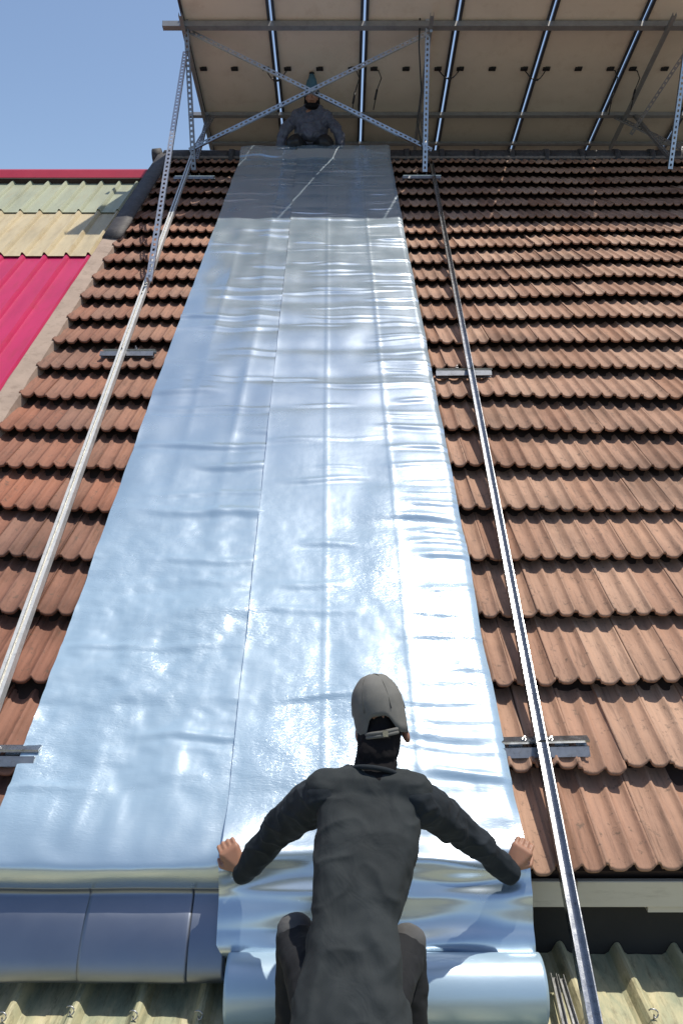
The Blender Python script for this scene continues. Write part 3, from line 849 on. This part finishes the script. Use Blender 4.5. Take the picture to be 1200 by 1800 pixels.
cap(bm, HEADC + Vector((0, .078, -.005)), HEADC + Vector((0, .112, -.03)), .010, .013)            # nose
cap(bm, HEADC + Vector((-.018, .092, -.062)), HEADC + Vector((.018, .092, -.062)), .010, .010)     # lips
for s_ in (-1, 1):
    ell(bm, HEADC + Vector((s_ * .084 + .012, .0, -.062)), (.014, .019, .032), Matrix.Rotation(rad(18 * s_), 3, 'Z') @ tilt, 2)  # ears
    ell(bm, HEADC + Vector((s_ * .03, .085, .01)), (.013, .008, .009), None, 2)
cap(bm, HEADC + Vector((0, -.015, -.07)), neckb, .048, .052)
cap(bm, neckb, (shL + shR) / 2 + Vector((0, -.04, -.18)), .06, .11)
cap(bm, (shL + shR) / 2 + Vector((0, -.04, -.18)), hipc, .10, .07)
for s_, e_, w_, hd, sd, H_ in ((shL, elL, wrL, handLd, -1, HL), (shR, elR, wrR, handRd, 1, HR)):
    cap(bm, neckb + Vector((0, 0, -.04)), s_, .04, .04); cap(bm, s_, e_, .042, .034); cap(bm, e_, w_, .034, .025)
    hd2 = Vector((sd * .42, .25, .62)).normalized()
    hand_geo(bm, w_ + hd2 * .012, hd2, 1 if sd < 0 else -1, Vector((sd * .15, .95, -.35)), 1.0, 1.15)
for h_, k_, a_ in ((hpL, knL, anL), (hpR, knR, anR)):
    cap(bm, h_, k_, .06, .05); cap(bm, k_, a_, .045, .035); cap(bm, a_, a_ + Vector((0, .12, -.05)), .035, .03)
remeshed('body', bm, M_SKIN, p1, .0042, 3)
# hair: back and sides below the cap
bm = bmesh.new()
ell(bm, HEADC + Vector((0, -.010, -.004)), (.0775, .086, .092), tilt)
merge_hull(bm, ico_pts(HEADC + Vector((0, -.03, -.045)), (.062, .05, .04)) + ico_pts(HEADC + Vector((-.002, -.035, -.100)), (.055, .04, .03)))
merge_hull(bm, ico_pts(HEADC + Vector((-.002, -.02, -.08)), (.073, .082, .045)) + ico_pts(neckb + Vector((0.004, -.012, .010)), (.078, .084, .035)) + ico_pts(neckb + Vector((0.004, -.060, -.045)), (.015, .03, .02)))
merge_hull(bm, ico_pts(HEADC + Vector((0, -.025, -.02)), (.080, .080, .06)) + ico_pts(HEADC + Vector((0, -.03, -.10)), (.076, .078, .05)) + ico_pts(neckb.lerp(HEADC, .45) + Vector((0, -.04, 0)), (.070, .050, .05)))
remeshed('hair', bm, M_HAIR, p1, .006, 3, .003, 40)
# cap: crown, seams, button, peak in front, strap arch at the back
HC = HEADC + Vector((0, 0, .012))
SQ = [1, 1, 1, 1, 1]
root = p1
bm = bmesh.new(); NU, NVv = 48, 20
rings = []
for j in range(NVv + 1):
    ph = math.pi / 2 * (1 - j / NVv)
    r_ = []
    for i in range(NU):
        a = 2 * math.pi * i / NU
        low_ = 0
        back = max(0, math.cos(a + math.pi / 2))          # a = -90deg is the back
        z = math.sin(ph); rr = math.cos(ph) ** .8
        seamd = .0030 * abs(math.sin(3 * a)) ** .25
        x_ = (.095 + seamd) * rr * math.cos(a); y_ = (.110 + seamd) * rr * math.sin(a)
        zz_ = .160 * z ** .92 - .018
        if j > NVv - 5:
            k = (j - (NVv - 5)) / 5
            zz_ -= .062 * k; x_ *= 1 - .11 * k; y_ *= 1 - .07 * k
            arch = math.exp(-((((a + math.pi / 2 + math.pi) % (2 * math.pi)) - math.pi) / .62) ** 4)
            zz_ += arch * .068 * k
        dn = .004 * noise.noise(Vector((x_ * 30, y_ * 30, zz_ * 30))); x_ *= 1 + dn * 10; zz_ += dn
        v = tilt @ Vector((x_, y_, zz_)) + HC
        r_.append(bm.verts.new(v))
    rings.append(r_)
for a, b in zip(rings, rings[1:]):
    for i in range(NU):
        try: bm.faces.new((a[i], a[(i + 1) % NU], b[(i + 1) % NU], b[i]))
        except Exception: pass
bmesh.ops.remove_doubles(bm, verts=bm.verts[:], dist=.0004)
capo = from_bm('cap', bm, M_CAP, p1, True); md = capo.modifiers.new('t', 'SOLIDIFY'); md.thickness = .003; md.offset = 1
bm = bmesh.new(); top = tilt @ Vector((0, 0, .142)) + HC
ell(bm, top, (.008, .008, .004), None, 2); from_bm('button', bm, M_CAP, capo, True)
for k in range(6):      # eyelets
    a = math.pi / 6 + k * math.pi / 3; v = tilt @ Vector((.062 * math.cos(a), .078 * math.sin(a), .094)) + HC
    bm = bmesh.new(); ell(bm, v, (.004, .004, .003), None, 1); from_bm('eyelet', bm, M_HAIR, capo, True)
bm = bmesh.new(); rws = []
for j in range(6):
    r_ = []
    for i in range(13):
        a = math.pi / 2 + (i - 6) / 6 * 1.0; ext = .075 * j / 5 * math.cos((i - 6) / 6 * 1.2)
        v = tilt @ Vector(((.088) * math.cos(a), (.106) * math.sin(a) + ext, -.040 - .015 * ((i - 6) / 6) ** 2 - .012 * j / 5)) + HC
        r_.append(bm.verts.new(v))
    rws.append(r_)
for a, b in zip(rws, rws[1:]):
    for i in range(12): bm.faces.new((a[i], a[i + 1], b[i + 1], b[i]))
o = from_bm('peak', bm, M_CAP, capo, True); o.modifiers.new('t', 'SOLIDIFY').thickness = .004
for k in range(6):      # stitched seams between the panels
    a = k * math.pi / 3; pts = []
    for j in range(14):
        ph = math.pi / 2 * (1 - j / 14); rr = math.cos(ph) ** .8
        if a > 4.6 and a < 4.8 and j > 9: break
        pts.append(tilt @ Vector((.0965 * rr * math.cos(a), .1115 * rr * math.sin(a), .1605 * math.sin(ph) ** .92 - .016)) + HC)
    bm = bmesh.new(); add_tube(bm, pts, .0016, 6); from_bm('seam', bm, M_SEAM, capo, True)
bm = bmesh.new()   # strap
for j in range(2):
    pts = []
    for i in range(15):
        a = -math.pi / 2 + (i - 7) / 7 * .68
        pts.append(tilt @ Vector((.087 * math.cos(a), .104 * math.sin(a), -.080 + j * .011 + .004 * abs((i - 7) / 7))) + HC)
    add_tube(bm, pts, .0065, 8)
from_bm('strap', bm, M_CAP, capo, True)
bm = bmesh.new(); v = tilt @ Vector((.012, -.110, -.074)) + HC
add_bar(bm, v + Vector((-.009, 0, 0)), v + Vector((.009, 0, 0)), .006, .022); from_bm('buckle', bm, M_GALV, capo)
# shirt
bm = bmesh.new()
sm_ = (shL + shR) / 2
axis = (sm_ - hipc).normalized()
def tors(f, x=0, back=0.0): return hipc.lerp(sm_, f) + Vector((x, 0, 0)) + Vector((0, 0, 0)) + axis.cross(Vector((1, 0, 0))).normalized() * back
sides = []
merge_hull(bm, ico_pts(shL + Vector((.035, -.01, .0)), (.066, .062, .062)) + ico_pts(shR + Vector((-.035, -.01, .0)), (.066, .062, .062)) + ico_pts(tors(.70, -.075), (.088, .09, .09)) + ico_pts(tors(.70, .085), (.088, .09, .09)))
merge_hull(bm, ico_pts(tors(.74, -.075), (.092, .09, .09)) + ico_pts(tors(.74, .085), (.092, .09, .09)) + ico_pts(tors(.40, -.062), (.078, .085, .08)) + ico_pts(tors(.40, .046), (.078, .085, .08)))
merge_hull(bm, ico_pts(tors(.42, -.062), (.078, .085, .08)) + ico_pts(tors(.42, .046), (.078, .085, .08)) + ico_pts(tors(.02, -.075), (.088, .10, .09)) + ico_pts(tors(.02, .075), (.088, .10, .09)))
merge_hull(bm, ico_pts(tors(.05, -.075), (.092, .10, .09)) + ico_pts(tors(.05, .08), (.092, .10, .09)) + ico_pts(hipc + Vector((-.09, -.07, -.08)), (.10, .12, .07)) + ico_pts(hipc + Vector((.09, -.07, -.08)), (.10, .12, .07)))
merge_hull(bm, ico_pts(neckb + Vector((0, -.005, -.004)), (.074, .07, .035)) + ico_pts(shL + Vector((.0, 0, .012)), .074) + ico_pts(shR + Vector((-.0, 0, .012)), .074))
def shirt_folds(p):
    rd = 1 - abs(noise.noise(Vector((p.x * 7 + p.z * 5, p.y * 5, p.z * 11 - p.x * 4)))) * 3.2
    t = max(0, min(1, (p.z - hipc.z) / (sm_.z - hipc.z)))
    f = .0
    # soft diagonal drags from the arm pits and across the waist
    f += .0045 * math.sin((p.z * 1.0 + abs(p.x - .06) * .9) * 62 + 3 * noise.noise(p * 5)) * math.exp(-((t - .45) / .28) ** 2) * max(0, noise.noise(p * 4 + Vector((3, 1, 8))) + .35)
    dl = min((p - elL).length, (p - elR).length)
    f += .0045 * math.sin((abs(p.x) + p.z * .3) * 95 + 3 * noise.noise(p * 7)) * math.exp(-(dl / .13) ** 2)
    f += .006 * max(0, rd) ** 2
    return f
remeshed('shirt', bm, M_SHIRT, p1, .0075, 4, .009, 9, shirt_folds)
for s_, e_, w_ in ((shL, elL, wrL), (shR, elR, wrR)):
    bm = bmesh.new()
    cap(bm, s_.lerp(neckb, .22) + Vector((0, -.004, .002)), s_.lerp(e_, .25), .066, .078); cap(bm, s_ + Vector((0, -.01, -.008)), s_.lerp(e_, .45), .078, .076); cap(bm, s_.lerp(e_, .4), e_, .077, .064); cap(bm, e_, e_.lerp(w_, .93), .064, .044)
    m_ = e_.lerp(w_, .93); dd = (w_ - e_).normalized(); cap(bm, m_, m_ + dd * .012, .046, .046)
    remeshed('sleeve', bm, M_SLEEVE, p1, .0065, 3, .010, 9, shirt_folds)
bm = bmesh.new()          # collar band
ca = (HEADC - neckb).normalized(); cx, cz_ = frame(ca, Vector((0, 1, 0))); cc = neckb + Vector((.004, -.010, -.004)) + ca * .014
add_tube(bm, [cc + (cx * .079 * math.cos(a) + cz_ * .083 * math.sin(a)) for a in [2 * math.pi * k / 36 for k in range(37)]], .0085, 8)
from_bm('collar', bm, M_SLEEVE, p1, True)
bm = bmesh.new()
for h_, k_, a_ in ((hpL, knL, anL), (hpR, knR, anR)):
    cap(bm, h_.lerp(k_, .15), k_, .078, .066); cap(bm, k_, a_ + Vector((0, 0, .03)), .066, .055)
cap(bm, hpL + Vector((0, -.03, -.02)), hpR + Vector((0, -.01, -.06)), .07, .07)
remeshed('trousers', bm, M_TROUSER, p1, .009, 4, .006, 14)
for k_ in (knL, knR):
    bm = bmesh.new(); sgn = -1 if k_ is knL else 1
    ell(bm, k_ + Vector((0, .004, .022)), (.062, .060, .055), None, 3); remeshed('knee_patch', bm, M_KNEE, p1, .007, 3, .003, 20)
for a_ in (anL, anR):
    bm = bmesh.new(); z0 = PR(0, a_.y).z + .055
    merge_hull(bm, ico_pts(Vector((a_.x, a_.y - .04, z0 + .035)), (.04, .045, .035)) + ico_pts(Vector((a_.x, a_.y + .17, z0 + .022)), (.042, .05, .022)))
    cap(bm, Vector((a_.x, a_.y - .02, z0 + .04)), a_, .045, .045)
    remeshed('shoe', bm, M_SHOE, p1, .008, 3)

# person on the ridge
DF = 11.15
def V2(px, py, dd=0.0): return W(px, py, DF + dd)
p2 = thing('person', V2(545, 278, .1), 'person in shiny grey jacket and tall blue-green cap crouching on the roof ridge', 'person')
hd = V2(548, 172, -.1)
bm = bmesh.new()
ell(bm, hd, (.078, .095, .115)); cap(bm, hd + Vector((0, .0, -.06)), V2(547, 198), .06, .07); cap(bm, hd + Vector((0, -.09, .0)), hd + Vector((0, -.115, -.025)), .011, .014)
cap(bm, hd + Vector((-.02, -.085, -.06)), hd + Vector((.02, -.085, -.06)), .011, .011)
for s_ in (-1, 1): ell(bm, hd + Vector((s_ * .08, 0, -.01)), (.012, .02, .032), None, 2); ell(bm, hd + Vector((s_ * .03, -.085, .02)), (.014, .009, .010), None, 2)
s2L, s2R = V2(522, 203), V2(573, 203); e2L, e2R = V2(501, 228, -.08), V2(592, 228, -.08); w2L, w2R = V2(490, 266, -.06), V2(602, 267, -.06)
cap(bm, V2(547, 200), V2(545, 262, .15), .12, .13)
for s_, e_, w_, sd in ((s2L, e2L, w2L, 1), (s2R, e2R, w2R, -1)):
    cap(bm, V2(547, 203), s_, .05, .045); cap(bm, s_, e_, .045, .038); cap(bm, e_, w_, .038, .028); hand_geo(bm, w_, Vector((sd * .15, -.7, -.6)), sd, Vector((0, -.6, -.8)), 1.0, .6)
k2L, k2R = V2(519, 254, -.10), V2(570, 254, -.10)
for k_, sg in ((k2L, -1), (k2R, 1)):
    cap(bm, V2(545 + sg * 10, 268, .15), k_, .08, .06); an = R(k_.x, SR + .02, .22); cap(bm, k_, an, .05, .04); cap(bm, an, an + Vector((0, .10, -.03)), .038, .03)
remeshed('body', bm, M_SKIN, p2, .008, 3)
bm = bmesh.new()
merge_hull(bm, ico_pts(s2L, (.07, .09, .07)) + ico_pts(s2R, (.07, .09, .07)) + ico_pts(V2(533, 255, .10), (.11, .13, .1)) + ico_pts(V2(559, 255, .10), (.11, .13, .1)))
merge_hull(bm, ico_pts(V2(548, 200, -.03), (.10, .09, .05)) + ico_pts(V2(547, 238, -.02), (.15, .13, .10)) + ico_pts(s2L, .06) + ico_pts(s2R, .06))
merge_hull(bm, ico_pts(s2L, .07) + ico_pts(s2R, .07) + ico_pts(V2(548, 190, -.02), (.095, .11, .06)))
for s_, e_, w_ in ((s2L, e2L, w2L), (s2R, e2R, w2R)):
    cap(bm, s_, e_, .075, .068); cap(bm, e_, w_, .068, .06)
remeshed('jacket', bm, M_JACKET, p2, .010, 2, .012, 11, lambda p: .02 * max(0, 1 - abs(noise.noise(p * 7)) * 4))
bm = bmesh.new()
for k_, sg in ((k2L, -1), (k2R, 1)):
    cap(bm, V2(545 + sg * 12, 270, .15), k_, .15, .14); an = R(k_.x, SR + .03, .24); cap(bm, k_, an, .14, .09)
remeshed('trousers', bm, M_BLACK, p2, .014, 3, .012, 9)
for k_ in (k2L, k2R):
    bm = bmesh.new(); an = R(k_.x, SR + .10, .22); merge_hull(bm, ico_pts(an, (.05, .06, .04)) + ico_pts(an + Vector((0, .13, -.0)), (.05, .05, .03))); remeshed('shoe', bm, M_SHOE, p2, .01, 2)
bm = bmesh.new()           # black hood round the face and neck
merge_hull(bm, ico_pts(hd + Vector((0, .045, .05)), (.115, .085, .09)) + ico_pts(hd + Vector((0, .05, -.13)), (.12, .08, .05)))
merge_hull(bm, ico_pts(hd + Vector((0, -.05, -.14)), (.085, .07, .04)) + ico_pts(hd + Vector((0, .0, -.12)), (.115, .09, .05)))
merge_hull(bm, ico_pts(hd + Vector((0, -.01, .07)), (.105, .10, .04)) + ico_pts(hd + Vector((0, .03, .05)), (.115, .085, .05)))
remeshed('hood', bm, M_HAIR, p2, .01, 3, .004, 14)
bm = bmesh.new()           # tall cap pulled over it
merge_hull(bm, ico_pts(hd + Vector((0, .0, .085)), (.108, .112, .04)) + ico_pts(hd + Vector((0, .0, .17)), (.088, .09, .05)) + ico_pts(hd + Vector((0, .01, .30)), (.045, .045, .04)))
remeshed('cap', bm, M_TEAL, p2, .01, 3, .008, 14)
bm = bmesh.new(); c = hd + Vector((0, 0, .335)); ell(bm, c, (.04, .04, .015), None, 2); from_bm('cap_tip', bm, M_BLACK, p2, True)
